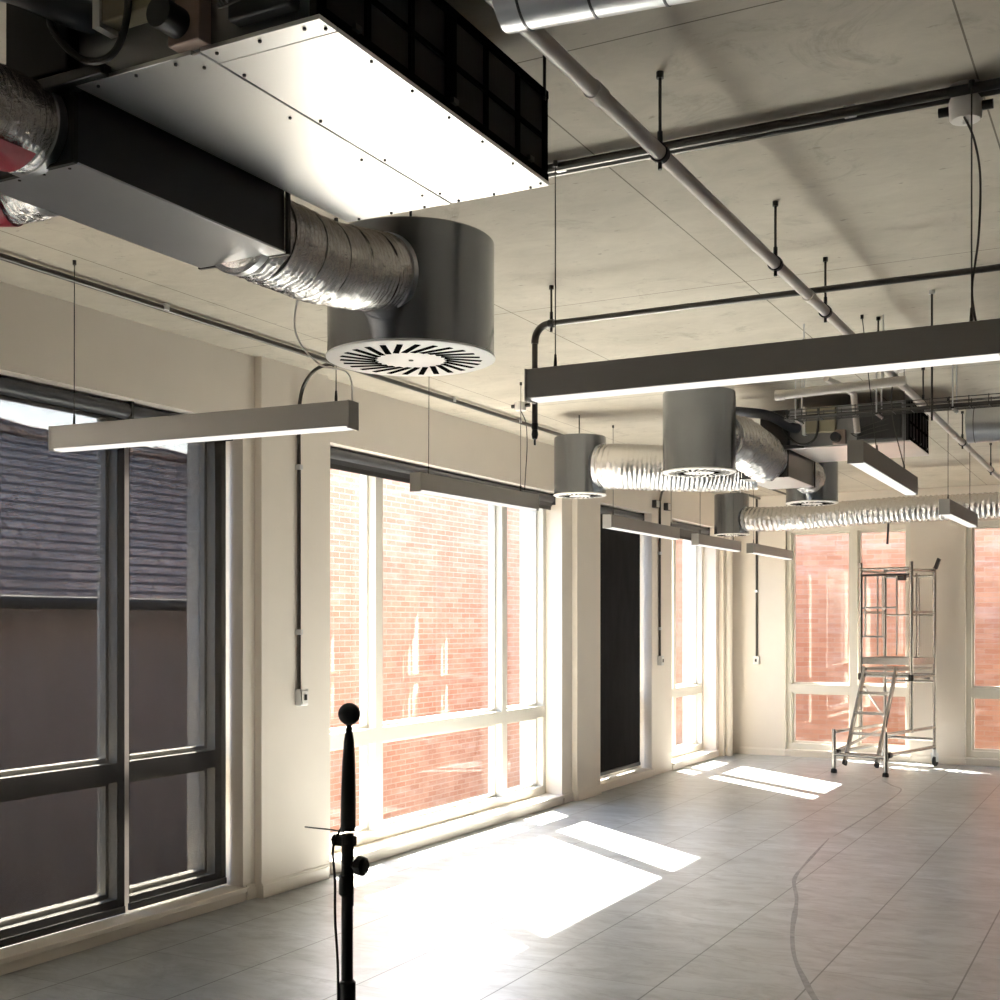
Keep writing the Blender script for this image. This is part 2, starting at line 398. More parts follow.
# ------------------------------------------------------------------ linear lights
def linear_light(label, p, q, wires, zb=2.345, h=.105, w=.07, cord=None):
    P, Q = Vector((p[0], p[1], zb)), Vector((q[0], q[1], zb)); d = (Q-P).normalized(); n = Vector((-d.y, d.x, 0)); U = Vector((0,0,1))
    r = thing('linear_light', (P+Q)/2, label, 'light', 'hanging linear lights')
    hb = MB().bar(P+U*(h/2+.004), Q+U*(h/2+.004), w, h-.008); build('housing', hb, M['housing'], r, .002)
    build('light_diffuser', MB().bar(P+d*.018+U*.004, Q-d*.018+U*.004, w-.014, .008), M['glow'], r)
    for e in (P, Q):
        build('end_cap', MB().bar(e-d*.004+U*(h/2), e+d*.004+U*(h/2), w+.004, h+.002), M['housing'], r, .001)
    for (wx, wy, top) in wires:
        k = (Vector((wx, wy, zb))-P).dot(d); b = P+d*k+U*h
        wr = build('suspension_wire', MB().cyl(b, (wx, wy, top), .0022, 6), M['dark'], r)
        build('wire_gripper', MB().lathe([(.001,.05),(.004,.045),(.006,.02),(.006,0)], b, 10), M['dark'], wr)
        build('ceiling_hook', MB().cyl((wx, wy, top-.02), (wx, wy, top), .008, 10), M['dark'], wr)
    if cord: build('power_cord', MB().tube(spline(cord, 8), .0033, 8), M['white'] if label.startswith('grey') else M['cable'], r)
    return r
linear_light('grey linear light hanging crosswise in front of the dark blinds at left', (-4.195, 3.83), (-2.70, 3.912), [(-4.09, 3.837, H), (-2.775, 3.908, H)],
             cord=[(-2.78, 3.72, 2.93), (-2.86, 3.76, 2.72), (-2.83, 3.86, 2.60), (-2.72, 3.905, 2.56), (-2.70, 3.91, 2.45)])
linear_light('large near linear light hanging crosswise at right, below the conduit with the white box', (-1.848, 3.72), (-.36, 3.72), [(-1.755, 3.72, H-.02), (-.452, 3.72, H-.02)],
             cord=[(-.478, 3.77, 3.06), (-.45, 3.765, 2.985), (-.433, 3.755, 2.87), (-.436, 3.74, 2.7), (-.452, 3.73, 2.55), (-.44, 3.722, 2.45)])
linear_light('linear light hanging lengthwise in front of the top of the tall sunlit window', (-3.66, 5.92), (-3.60, 7.30), [(-3.65, 6.05, H), (-3.605, 7.12, H)],
             cord=[(-3.93, 7.76, 3.10), (-3.86, 7.70, 3.0), (-3.70, 7.40, 2.8), (-3.62, 7.22, 2.6), (-3.61, 7.18, 2.45)])
linear_light('linear light hanging lengthwise in front of the opaque black blind', (-3.745, 8.88), (-3.735, 10.42), [(-3.745, 9.0, H), (-3.736, 10.3, H)])
linear_light('linear light hanging lengthwise at the last bright window, third along the window wall', (-3.81, 11.16), (-3.79, 12.45), [(-3.808, 11.3, H), (-3.793, 12.3, H)])
linear_light('farthest linear light of the window row, in front of the cream far corner wall', (-3.74, 12.72), (-3.73, 14.3), [(-3.74, 12.85, H), (-3.73, 14.15, H)])
linear_light('linear light pointing lengthwise below the far ceiling unit, wide glowing underside', (-1.215, 5.83), (-1.235, 7.45), [(-1.295, 6.37, H), (-1.232, 7.2, H)],
             cord=[(-1.34, 7.6, 3.09), (-1.36, 7.55, 3.0), (-1.34, 7.45, 2.8), (-1.25, 7.3, 2.5), (-1.235, 7.25, 2.44)])
linear_light('small far linear light pointing lengthwise in front of the rear foil duct', (-1.25, 8.85), (-1.225, 10.15), [(-1.247, 9.0, H), (-1.228, 10.0, H)])

def ceiling_rose(label, x, y, r=.042, h=.07, z=H):
    o = thing('ceiling_rose', (x, y, z-h), label, 'junction box')
    build('rose_body', MB().lathe([(0,0),(r*.9,0),(r,.006),(r*1.05,h*.5),(r*1.05,h)], (x, y, z-h), 24), M['white'], o)
    build('cord_grip', MB().lathe([(0,-.012),(.008,-.012),(.010,0)], (x, y, z-h), 12), M['white'], o)
    for s in (-1, 1): build('conduit_lug', MB().cyl((x+s*r, y, z-h+.035), (x+s*(r+.03), y, z-h+.035), .014, 12), M['dark'], o)
    return o
ceiling_rose('white round junction box on the near ceiling conduit, cord dropping to the large light', -.478, 3.80, .045, .10)
ceiling_rose('small junction box on ceiling above the lengthwise light at the tall sunlit window', -3.93, 7.76, .04, .06)
ceiling_rose('white junction box on ceiling beside the far ceiling unit', -1.34, 7.6, .05, .06)

# ------------------------------------------------------------------ pipes and conduits
wp = thing('drain_pipe', (-1.23, 8, 2.93), 'long pale grey plastic pipe running down the room under the ceiling', 'pipe')
mb = MB(); mb.cyl((-1.23, 2.05, 2.93), (-1.23, 13.6, 2.93), .021, 20); build('pipe_run', mb, M['pipe'], wp)
for yy in (2.85, 5.02, 9.2): build('pipe_coupling', MB().cyl((-1.23, yy-.03, 2.93), (-1.23, yy+.03, 2.93), .0245, 20), M['pipe'], wp)
def hanger(parent, x, y, z, rp, axis):
    h = build('pipe_hanger', MB().cyl((x, y, z+rp), (x, y, H-.012), .005, 8), M['dark'], parent)
    a = Vector((0,1,0)) if axis == 'y' else Vector((1,0,0))
    c = Vector((x, y, z)); build('hanger_clamp', MB().lathe([(rp+.001,-.012),(rp+.006,-.012),(rp+.006,.012),(rp+.001,.012)], c, 20, a).cyl((x, y, z-rp-.025), (x, y, z-rp), .0065, 8).cyl((x, y, z+rp), (x, y, z+rp+.04), .008, 8), M['black'], h)
    build('ceiling_fixing', MB().cyl((x, y, H-.018), (x, y, H), .011, 10), M['dark'], h)
for yy in (3.30, 4.51, 5.30, 6.45, 7.84, 9.6, 11.4): hanger(wp, -1.23, yy, 2.93, .021, 'y')

p2 = thing('sprinkler_pipe', (-1, 5.15, 2.99), 'black steel sprinkler pipe crossing the ceiling with an elbow and drop behind the large light', 'pipe')
elb = arc((-2.45, 5.15, 2.985), (-2.535, 5.15, 2.985), (-2.535, 5.15, 2.90), 10)
build('pipe_run', MB().tube([(3.4, 5.15, 2.985), (-2.45, 5.15, 2.985)], .0135, 16), M['blackpipe'], p2)
build('pipe_elbow', MB().tube(elb, .0175, 16), M['blackpipe'], p2)
build('pipe_drop', MB().cyl((-2.535, 5.15, 2.90), (-2.535, 5.15, 2.50), .0135, 16), M['blackpipe'], p2)
sh = build('sprinkler_head', MB().lathe([(0,-.07),(.005,-.07),(.005,-.045),(.012,-.04),(.016,-.02),(.013,0),(.016,.01),(.016,.03)], (-2.535, 5.15, 2.50), 14), M['black'], p2)
for xx in (-2.45, -.45, 1.6): hanger(p2, xx, 5.15, 2.985, .0135, 'x')

def conduit(name, label, pts, r=.0125, saddles=(), mat='conduit', cat='conduit', zs=None):
    o = thing(name, pts[0], label, cat)
    build('conduit_run', MB().tube(pts, r, 12), M[mat], o)
    for s in saddles:
        s = Vector(s); build('saddle', MB().box(s-Vector((.018,.018,.016)), s+Vector((.018,.018,.016))), M['galv'], o, .003)
    return o
o = conduit('ceiling_conduit', 'near pair of dark conduits crossing the ceiling beside the nearest metal unit', [(-1.9, 3.785, 3.128), (3.5, 3.785, 3.128)], .015,
            [(-1.755, 3.765, 3.135), (-.80, 3.765, 3.135), (.6, 3.765, 3.135)])
build('conduit_run', MB().cyl((-1.9, 3.745, 3.128), (3.5, 3.745, 3.128), .015, 12), M['conduit'], o)
o = conduit('ceiling_conduit', 'dark conduit running along the ceiling edge above the window wall', [(-4.245, -1.5, 3.132), (-4.245, 14.84, 3.132)], .015,
            [(-4.245, y, 3.14) for y in (3.2, 4.55, 6.0, 7.35, 8.35, 9.5, 11, 12.5, 14)])
conduit('ceiling_conduit', 'thin conduit along the far ceiling between the end drum and the rear wall', [(-3.86, 11.2, 3.145), (-3.86, 14.84, 3.145)], .012, [(-3.86, 13.0, 3.147)])
def switch(parent, c, n, s=(.075, .1)):
    c = Vector(c); n = Vector(n); t = n.cross(Vector((0,0,1)))
    b = build('socket_box', MB().bar(c, c+n*.045, s[0], s[1]), M['galv'], parent, .004)
    build('switch_plate', MB().bar(c+n*.045, c+n*.05, s[0]*.8, s[1]*.8), M['white'], b, .002)
    build('rocker', MB().bar(c+n*.05, c+n*.056, s[0]*.3, s[1]*.35), M['dark'], b)
o = conduit('wall_conduit', 'grey conduit with an arched top running down the nearest cream pier to a socket box',
        spline([(-4.25, 5.96, 3.12), (-4.30, 5.97, 3.13), (-4.42, 6.0, 3.11), (-4.53, 6.04, 3.03), (-4.575, 6.055, 2.90)], 6)+[(-4.575, 6.058, 2.6), (-4.575, 6.058, 1.20)], .0115,
        [(-4.575, 6.058, 2.55), (-4.575, 6.058, 1.55)])
switch(o, (-4.59, 6.075, 1.155), (1, 0, 0))
o = conduit('wall_conduit', 'grey conduit down the cream pier between black blind and last bright window',
        spline([(-4.25, 12.6, 3.12), (-4.4, 12.5, 3.11), (-4.58, 12.43, 3.05), (-4.625, 12.405, 2.9)], 6)+[(-4.625, 12.404, 1.25)], .0125, [(-4.625, 12.404, 2.35), (-4.625, 12.404, 1.55)])
switch(o, (-4.64, 12.404, 1.21), (1, 0, 0))
o = conduit('wall_conduit', 'grey conduit down the far end wall to a small white switch', [(-4.278, YB-.015, 3.13), (-4.278, YB-.015, 1.19)], .0135, [(-4.278, YB-.015, 2.0)])
switch(o, (-4.278, YB, 1.155), (0, -1, 0))
for yy, nm in ((12.25, 'near side'), (12.60, 'far side')):
    o = thing('terminal_box', (-4.64, yy, 2.86), 'small metal terminal box high on the wall, %s of the pier conduit' % nm, 'junction box')
    build('box_body', MB().box((-4.64, yy-.045, 2.82), (-4.59, yy+.045, 2.90)), M['galvdark'], o, .004)
    build('box_lid', MB().box((-4.59, yy-.038, 2.827), (-4.586, yy+.038, 2.893)), M['galv'], o)
o = thing('threaded_rod', (-.91, 6.05, 2.55), 'bare dark threaded rod dropping from the ceiling behind the large light', 'rod')
build('rod', MB().cyl((-.91, 6.05, 2.55), (-.91, 6.05, H-.01), .005, 8), M['dark'], o)
build('ceiling_fixing', MB().cyl((-.91, 6.05, H-.018), (-.91, 6.05, H), .014, 10), M['galv'], o)

# ------------------------------------------------------------------ fan coil units
def screw(parent, p, proto=[None]):
    p = Vector(p)
    if proto[0] is None:
        o = build('screw', MB().lathe([(0,-.003),(.0036,-.0025),(.004,0),(.004,.002)], p, 8), M['dark'], parent); proto[0] = o.data; o.location = p-wloc(parent)
        for v in o.data.vertices: v.co -= (p-wloc(parent))
    else:
        o = bpy.data.objects.new('screw', proto[0]); COL.objects.link(o); o.parent = parent; o.location = p-wloc(parent)
def fan_coil(label, x0, x1, y0, y1, z0, z1, near):
    o = thing('fan_coil_unit', ((x0+x1)/2, (y0+y1)/2, z0), label, 'air conditioning unit', 'ceiling fan coil units')
    build('casing', MB().box((x0, y0, z0+.012), (x1-.03, y1, z1)), M['galvmid'], o, .003)
    xm = x0+(x1-x0)*.52
    build('base_panel', MB().box((x0, y0-.008, z0+.002), (xm-.0135, y1, z0+.012)), M['panel'], o, .001)
    build('base_panel', MB().box((xm+.0135, y0+.055, z0+.002), (x1, y1, z0+.012)), M['panel'], o, .001)
    build('base_panel', MB().box((xm+.0135, y0-.008, z0+.002), (x1, y0+.052, z0+.012)), M['panel'], o, .001)
    build('joint_strip', MB().box((xm-.0115, y0-.006, z0-.001), (xm+.0115, y1-.004, z0+.004)), M['panel'], o, .001)
    fr = build('filter_frame', MB().box((x1-.03, y0, z0+.012), (x1-.012, y1, z1)), M['filt'], o)
    bars = MB(); n = 6
    for i in range(n+1):
        yy = y0+(y1-y0)*i/n; w = .022 if i in (0, 3, n) else .008; bars.box((x1-.014, max(y0, yy-w), z0+.012), (x1-.004, min(y1, yy+w), z1))
    zm = (z0+z1)/2; bars.box((x1-.014, y0, zm-.006), (x1-.005, y1, zm+.006)); bars.box((x1-.014, y0, z0+.012), (x1-.002, y1, z0+.035)); bars.box((x1-.014, y0, z1-.02), (x1-.002, y1, z1))
    build('filter_bars', bars, M['slot'], fr)
    for yy in (y0+.12, (y0+y1)/2, y1-.12): build('filter_clip', MB().box((x1-.003, yy-.012, z0+.03), (x1+.008, yy+.012, z0+.042)), M['dark'], fr)
    if near:
        zz = z0
        for i in range(7): screw(o, (x1-.012, y0+.03+i*(y1-y0-.06)/6, zz))
        for i in range(4): screw(o, (xm-.026, y0+.05+i*.3, zz)); screw(o, (xm+.026, y0+.12+i*.28, zz))
        for i in range(6): screw(o, (x0+.05+i*(x1-x0-.1)/5, y1-.015, zz)); screw(o, (x0+.05+i*(x1-x0-.1)/5, y0+.01, zz))
    for (xx, yy) in ((x0+.03, y0+.1), (x0+.03, y1-.03), (x1-.005, y0+.1), (x1-.005, y1-.02)):
        build('hanger_rod', MB().cyl((xx, yy, z1-.03), (xx, yy, H), .005, 8), M['dark'], o)
    # controls on the end that faces the room
    yf = y0
    cb = build('control_box', MB().box((x0+.12, yf-.05, z0+.10), (x0+.32, yf, z1-.01)), M['yellow'], o, .004)
    build('box_rim', MB().box((x0+.10, yf-.055, z0+.09), (x0+.12, yf, z1)), M['white'], cb)
    build('valve_bracket', MB().prism([(x0+.30, yf-.04), (x0+.385, yf-.04), (x0+.385, yf), (x0+.30, yf)], z0+.012, z0+.11), M['pink'], o, .003)
    build('pump_body', MB().cyl((x0+.33, yf-.10, z0+.055), (x0+.33, yf-.03, z0+.055), .032, 20), M['black'], o)
    build('fan_cover', MB().box((x0+.46, yf-.04, z0+.03), (x1-.05, yf, z1-.02)), M['black'], o, .006)
    build('drain_tray', MB().box((x0-.10, yf-.03, z0+.004), (x0+.10, yf+.02, z0+.03)), M['galvdark'], o, .003)
    build('condensate_hose', MB().tube(spline([(x0-.04, yf-.02, z0+.20), (x0-.02, yf-.06, z0+.12), (x0+.06, yf-.05, z0+.035), (x0+.14, yf-.04, z0+.03), (x0+.20, yf-.055, z0+.09), (x0+.21, yf-.06, z1-.02)], 8), .008, 10), M['dark'], o)
    build('insulated_pipe', MB().tube(spline([(x0-.35, yf-.16, z1-.01), (x0-.12, yf-.12, z1-.05), (x0+.02, yf-.05, z0+.15), (x0+.05, yf, z0+.145)], 8), .034, 16), M['navy'], o)
    build('control_enclosure', MB().box((x0-.20, yf-.03, z0+.035), (x0-.005, yf+.10, z1-.005)), M['black'], o, .004)
    for k in range(3): build('loose_wire', MB().tube(spline([(x0+.42+.01*k, yf-.02, z0+.08), (x0+.47, yf-.06-.01*k, z0+.05+.02*k), (x0+.56, yf-.05, z0+.07+.03*k), (x1-.06, yf-.03, z0+.1+.04*k)], 6), .003, 6), M['cable'], o)
    return o
fan_coil('nearest ceiling fan coil unit with a broad bright metal underside, top left', -2.13, -1.462, 2.01, 3.06, 2.80, 3.06, True)
fan_coil('far ceiling fan coil unit behind the wire cable tray', -2.21, -1.41, 8.47, 9.25, 2.80, 3.08, False)

def duct_box(label, x0, x1, y0, y1, z0, z1):
    o = thing('duct_box', ((x0+x1)/2, (y0+y1)/2, z0), label, 'duct', 'rectangular supply ducts')
    build('duct_shell', MB().box((x0, y0, z0+.006), (x1, y1, z1)), M['galvdark'], o, .002)  # shell colour carries the shade, base panel keeps the plain steel tone
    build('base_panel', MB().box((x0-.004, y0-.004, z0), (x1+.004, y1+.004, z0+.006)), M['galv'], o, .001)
    for yy in (y0-.006, y1+.006): build('flange', MB().box((x0-.01, yy-.006, z0-.002), (x1+.01, yy+.006, z0+.006)).box((x1+.002, yy-.006, z0), (x1+.012, yy+.006, z1)).box((x0-.012, yy-.006, z0), (x0-.002, yy+.006, z1)), M['dark'], o)
    for i in range(4): screw(o, (x0+.03+i*(x1-x0-.06)/3, y0+.015, z0))
    return o
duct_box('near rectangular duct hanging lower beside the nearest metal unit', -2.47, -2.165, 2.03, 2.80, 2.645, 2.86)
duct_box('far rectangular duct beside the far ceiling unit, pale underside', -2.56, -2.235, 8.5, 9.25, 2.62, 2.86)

def drum(label, x, y, r, z0, z1, slots=24):
    o = thing('diffuser_drum', (x, y, z0), label, 'air diffuser', 'round swirl diffusers')
    build('drum_shell', MB().lathe([(0,z1-z0),(r-.006,z1-z0),(r,z1-z0-.006),(r,.004),(r+.001,0)], (x, y, z0), 64), M['drum'], o)
    pl = build('face_plate', MB().lathe([(r-.002,.004),(r+.004,.002),(r+.005,-.004),(r-.004,-.008),(0,-.008)], (x, y, z0), 64), M['plate'], o)
    sl = MB(); c = Vector((x, y, z0-.0085))
    for k in range(slots):
        a = 2*PI*k/slots; d = Vector((math.cos(a), math.sin(a), 0)); sw = .38
        p = c+d*r*.42; e = Vector((math.cos(a+sw), math.sin(a+sw), 0)); q = p + (d*math.cos(.55)+Vector((-d.y, d.x, 0))*math.sin(.55))*r*.46
        sl.bar(p, q, r*.070, .002)
    build('swirl_slots', sl, M['slot'], pl)
    build('centre_screw', MB().lathe([(0,-.012),(.008,-.011),(.009,-.008)], (x, y, z0), 10), M['dark'], pl)
    build('hanger_rod', MB().cyl((x-.02, y+.03, z1-.01), (x-.02, y+.03, H), .005, 8), M['dark'], o)
    return o
D1 = drum('largest and nearest dark metal diffuser drum with a white slotted face', -2.366, 3.795, .30, 2.56, 2.975, 26)
drum('small metal diffuser drum left of the others, above the tall window corner', -3.767, 8.415, .193, 2.56, 2.99)
drum('mid-distance metal diffuser drum hanging just under the large light', -2.529, 7.485, .228, 2.56, 3.06)
drum('far small metal diffuser drum by the last bright window', -4.0, 12.92, .185, 2.56, 2.99)
drum('far metal diffuser drum fed by a short foil elbow from the far duct', -2.385, 9.822, .20, 2.56, 2.88)

def flex(label, pts, r, amp=.035, coil=.022, seams=0, n=56, cr=1.0):
    P = spline(pts, 40); L = sum((P[i+1]-P[i]).length for i in range(len(P)-1)); m = max(30, int(L/.006)); Q = []; acc = [0]
    for i in range(len(P)-1): acc.append(acc[-1]+(P[i+1]-P[i]).length)
    j = 0
    for i in range(m+1):
        s = L*i/m
        while j < len(P)-2 and acc[j+1] < s: j += 1
        Q.append(P[j].lerp(P[j+1], (s-acc[j])/max(1e-6, acc[j+1]-acc[j])))
    def fn(i, k, p):
        s = L*i/m; a = 2*PI*k/n
        v = math.sin(2*PI*s/coil + 1.2*noise.noise(Vector((math.cos(a)*1.5, math.sin(a)*1.5, s*9))))
        q = noise.noise(Vector((math.cos(a)*4*cr, math.sin(a)*4*cr, s*60)))*1.1 + noise.noise(Vector((math.cos(a)*9, math.sin(a)*9, s*16+5)))*.6
        return 1 + amp*(.45*v + .6*q)
    o = thing('flexible_duct', P[0], label, 'flexible duct', 'foil flexible ducts')
    build('foil_sleeve', MB().tube(Q, r, n, True, fn), M['foil'], o, 0, 80)
    for e in (0, -1):
        q = Q[e]; d = (Q[1]-Q[0]).normalized() if e == 0 else (Q[-1]-Q[-2]).normalized()
        build('clamp_band', MB().lathe([(r*.9,-.012),(r*1.035,-.012),(r*1.035,.012),(r*.9,.012)], q+d*(.012 if e == 0 else -.012), 40, d), M['galv'], o)
    for k in range(seams):
        i = int(m*(k+.7)/(seams+.4)); d = (Q[min(m,i+1)]-Q[i-1]).normalized()
        build('coil_seam', MB().lathe([(r*.95,-.002),(r*1.012,-.0015),(r*1.012,.0015),(r*.95,.002)], Q[i], 40, d+Vector((.12*math.sin(k*3.1), .1*math.cos(k*2.3), .08*math.sin(k*5)))), M['dark'], o)
    return o
flex('near foil flexible duct bending from the near rectangular duct into the largest drum', [(-2.32, 2.79, 2.74), (-2.31, 2.95, 2.735), (-2.32, 3.2, 2.745), (-2.30, 3.53, 2.79)], .130, .045, .02, 5)
fl = flex('foil flexible duct at the left edge with a red printed wrap, entering the near duct', [(-2.26, 1.35, 2.745), (-2.275, 1.6, 2.742), (-2.285, 1.85, 2.740), (-2.29, 2.025, 2.740)], .105, .04, .016)
fb = flex('foil flexible duct with a red printed wrap leaving the far side of the near duct', [(-2.475, 2.24, 2.745), (-2.60, 2.23, 2.735), (-2.80, 2.12, 2.72), (-3.1, 1.95, 2.72)], .10, .04, .016)
def wrap(parent, c, d, r, l, a0, a1):
    c, d = Vector(c), Vector(d).normalized(); e = Vector((0,0,1)); e = (e-d*e.dot(d)).normalized(); g = d.cross(e); mb = MB(); vs = []; fs = []; n = 18
    for k in range(n+1):
        a = math.radians(a0+(a1-a0)*k/n); q = e*math.cos(a)+g*math.sin(a)
        for (rr, t) in ((r, -l), (r, l), (r+.002, l), (r+.002, -l)): vs.append(c+q*rr+d*t)
    for k in range(n):
        for j in range(4): fs.append((k*4+j, k*4+(j+1) % 4, k*4+4+(j+1) % 4, k*4+4+j))
    build('printed_wrap', mb.add(vs, fs, True), M['red'], parent)
wrap(fl, (-2.28, 1.86, 2.738), (0,1,0), .111, .10, 140, 250)
wrap(fb, (-2.64, 2.205, 2.735), (-.2,-.09,0), .106, .05, 100, 260)
flex('long horizontal foil flexible duct between the small left drum and the far duct', [(-3.60, 8.42, 2.76), (-3.4, 8.42, 2.75), (-3.0, 8.6, 2.73), (-2.7, 8.8, 2.74), (-2.56, 8.85, 2.75)], .165, .04, .03)
flex('short foil flexible duct from the mid-distance drum down to the far duct', [(-2.46, 7.69, 2.80), (-2.41, 7.95, 2.80), (-2.39, 8.25, 2.77), (-2.39, 8.5, 2.75)], .155, .10, .045)
flex('foil flexible elbow curling from the far duct into the far drum', [(-2.36, 9.25, 2.745), (-2.33, 9.4, 2.74), (-2.34, 9.55, 2.735), (-2.37, 9.66, 2.73)], .115, .09, .045)
f5 = flex('longest crumpled foil flexible duct running across the rear of the room', [(-3.83, 12.88, 2.72), (-3.4, 12.8, 2.70), (-2.4, 12.75, 2.735), (-1.4, 12.8, 2.745), (-.4, 12.8, 2.75), (1.0, 12.8, 2.75)], .125, .075, .05, 0, 48, 1.6)

build('strap_tail', MB().bar((-2.34, 12.79, 2.62), (-2.35, 12.79, 2.40), .022, .004, (0,1,0)), M['black'], f5)
def spiral(label, x0, x1, y, z, r, dy=0):
    o = thing('spiral_duct', (x0, y, z), label, 'duct', 'galvanised spiral ducts')
    Y = lambda x: y+dy*(x-x0)/(x1-x0)
    build('duct_shell', MB().cyl((x0, y, z), (x1, Y(x1), z), r, 48), M['galv'], o)
    k = x0+.045
    while k < x1: build('lock_seam', MB().lathe([(r*.99,-.003),(r+.002,-.002),(r+.002,.002),(r*.99,.003)], (k, Y(k), z), 48, (1, dy/(x1-x0), 0)), M['galvdark'], o); k += .13 if x1-x0 < 1.5 else .26
    for xx in (x0+.3, x1-.2): build('hanger_rod', MB().cyl((xx, Y(xx), z+r), (xx, Y(xx), H), .005, 8), M['dark'], o)
spiral('galvanised spiral duct at the top edge, right of the nearest unit', -1.075, -.1, 2.05, 2.79, .078, .125)
spiral('far galvanised spiral duct at the right edge below the cable tray', -1.02, 1.2, 8.2, 2.84, .11)

# cable tray beyond the large light
tr = thing('cable_tray', (-1.2, 7.1, 2.78), 'wire basket cable tray crossing the room in front of the far ceiling unit', 'cable tray')
t0, t1, ty, tz = -1.87, 2.6, 7.1, 2.775
def shared(name, mb, mat, parent, offs):
    o = build(name, mb, mat, parent)
    for d in offs[1:]:
        c = o.copy(); COL.objects.link(c); c.parent = parent; c.location = o.location+Vector(d)-Vector(offs[0])
    o.location = o.location
lw = [(0,dy,dz) for (dy, dz) in ((-.055, .05), (-.055, 0), (-.02, 0), (.02, 0), (.055, 0), (.055, .05), (-.055, .025), (.055, .025))]
shared('long_wire', MB().cyl((t0, ty-.055, tz+.05), (t1, ty-.055, tz+.05), .0025, 6), M['dark'], tr, lw)
shared('cross_wire', MB().tube([(t0, ty-.055, tz+.055), (t0, ty-.055, tz), (t0, ty+.055, tz), (t0, ty+.055, tz+.055)], .0025, 6), M['dark'], tr, [(.1*k, 0, 0) for k in range(45)])
for xx in (-1.8, -1.35, -.95, .2, 1.5):
    for dy in (-.075, .075): build('support_rod', MB().cyl((xx, ty+dy, tz-.02), (xx, ty+dy, H), .004, 8), M['galv'], tr)
    build('support_bracket', MB().box((xx-.010, ty-.08, tz-.014), (xx+.010, ty+.08, tz-.004)), M['dark'], tr)
for i in range(5):
    pts = [(t0+.02+.1*j, ty-.035+.016*i+.006*noise.noise(Vector((j*.7, i*3, 0))), tz+.012+.004*(i % 2)+.004*noise.noise(Vector((j*.5, i, 4)))) for j in range(45)]
    tag(build('data_cable', MB().tube(pts, .0055, 8), M['cable']), 'black cables lying together in the wire basket tray', 'cable', 'cables in the basket tray')
tr2 = thing('cable_tray', (-2.42, 1.5, 2.95), 'wire basket cable tray ending at the top left corner above the foil duct', 'cable tray')
shared('long_wire', MB().cyl((-2.49, .4, 2.95), (-2.49, 1.98, 2.95), .0028, 6), M['galvdark'], tr2, [(d, 0, z) for d, z in ((0,0), (.04,0), (.08,0), (.12,0), (0,.05), (.12,.05), (0,.025), (.12,.025))])
shared('cross_wire', MB().tube([(-2.49, .4, 3.005), (-2.49, .4, 2.95), (-2.37, .4, 2.95), (-2.37, .4, 3.005)], .0028, 6), M['galvdark'], tr2, [(0, .1*k, 0) for k in range(16)])
for yy in (.8, 1.7): build('support_rod', MB().cyl((-2.355, yy, 2.93), (-2.355, yy, H), .004, 8), M['galv'], tr2)
o = thing('condensate_pipe', (-1.4, 6.43, 2.8), 'short pale horizontal pipe under the large light, in front of the cable tray', 'pipe')
build('pipe_run', MB().cyl((-1.73, 6.42, 2.80), (-1.09, 6.42, 2.82), .024, 16), M['pipe'], o)
build('pipe_cap', MB().cyl((-1.75, 6.42, 2.80), (-1.70, 6.42, 2.80), .0275, 16), M['pipe'], o)
for xx in (-1.6, -1.2): build('hanger_rod', MB().cyl((xx, 6.42, 2.82), (xx, 6.42, H), .004, 8), M['galv'], o)
build('branch_pipe', MB().tube([(-1.62, 7.0, 2.98), (-1.55, 7.22, 2.95), (-1.52, 7.25, 2.92), (-1.50, 7.25, 2.70)], .018, 12), M['pipe'], o)

# ------------------------------------------------------------------ measurement microphone on its stand
mx, my = -1.4395, 2.067
mic = thing('microphone_stand', (mx, my, 0), 'black measuring microphone with foam ball on a slim stand, left foreground', 'microphone stand')
def L(p, q, t): return Vector(p).lerp(Vector(q), t)
top = Vector((mx+.004, my, 1.418)); mid = Vector((mx+.001, my, 1.175)); U = (top-mid).normalized()
build('foam_ball', MB().lathe([(.0225*math.sin(a), -.0225*math.cos(a)) for a in [PI*i/14 for i in range(15)]], top, 28, U), M['rubber'], mic)
body = build('meter_body', MB().lathe([(0,-.236),(.0145,-.236),(.0154,-.228),(.0154,-.19),(.0148,-.15),(.0132,-.10),(.0105,-.055),(.0088,-.044),(.0064,-.034),(.0060,-.027),(.0056,-.015)], top, 28, U), M['black'], mic)
build('clip_collar', MB().lathe([(.011,-.008),(.0125,-.008),(.0125,.012),(.011,.012)], mid-Vector((0,0,.012)), 20), M['galvdark'], mic)
clip = build('mic_clip', MB().box((mx-.026, my-.010, 1.150), (mx+.017, my+.010, 1.172)).cyl((mx-.034, my, 1.161), (mx-.022, my, 1.161), .0125, 14), M['black'], mic, .003)
build('swivel_rod', MB().tube([(mx-.125, my+.025, 1.176), (mx-.05, my+.012, 1.178), (mx-.008, my, 1.178)], .0016, 8), M['black'], mic)
build('upper_tube', MB().cyl((mx, my, 1.03), (mx, my, 1.17), .0125, 20), M['black'], mic)
build('clutch', MB().lathe([(.0125,-.022),(.0155,-.018),(.0155,.018),(.0125,.022)], (mx-.003, my, 1.072), 20), M['black'], mic)
kn = build('tension_knob', MB().cyl((mx+.010, my, 1.113), (mx+.026, my, 1.113), .007, 12), M['black'], mic)
build('knob_grip', MB().lathe([(0,.0),(.014,.0),(.0195,.004),(.0205,.012),(.0195,.019),(.014,.023),(0,.023)], (mx+.021, my, 1.113), 8, (1,0,0)), M['black'], kn)
build('main_pole', MB().cyl((mx-.001, my, .12), (mx-.001, my, 1.035), .0118, 20), M['black'], mic)
build('pole_collar', MB().lathe([(.0118,-.05),(.0165,-.045),(.0165,.045),(.0118,.05)], (mx, my, .83), 20), M['black'], mic)
build('base_hub', MB().lathe([(.0118,0),(.022,.005),(.024,.07),(.0118,.08)], (mx, my, .10), 20), M['black'], mic)
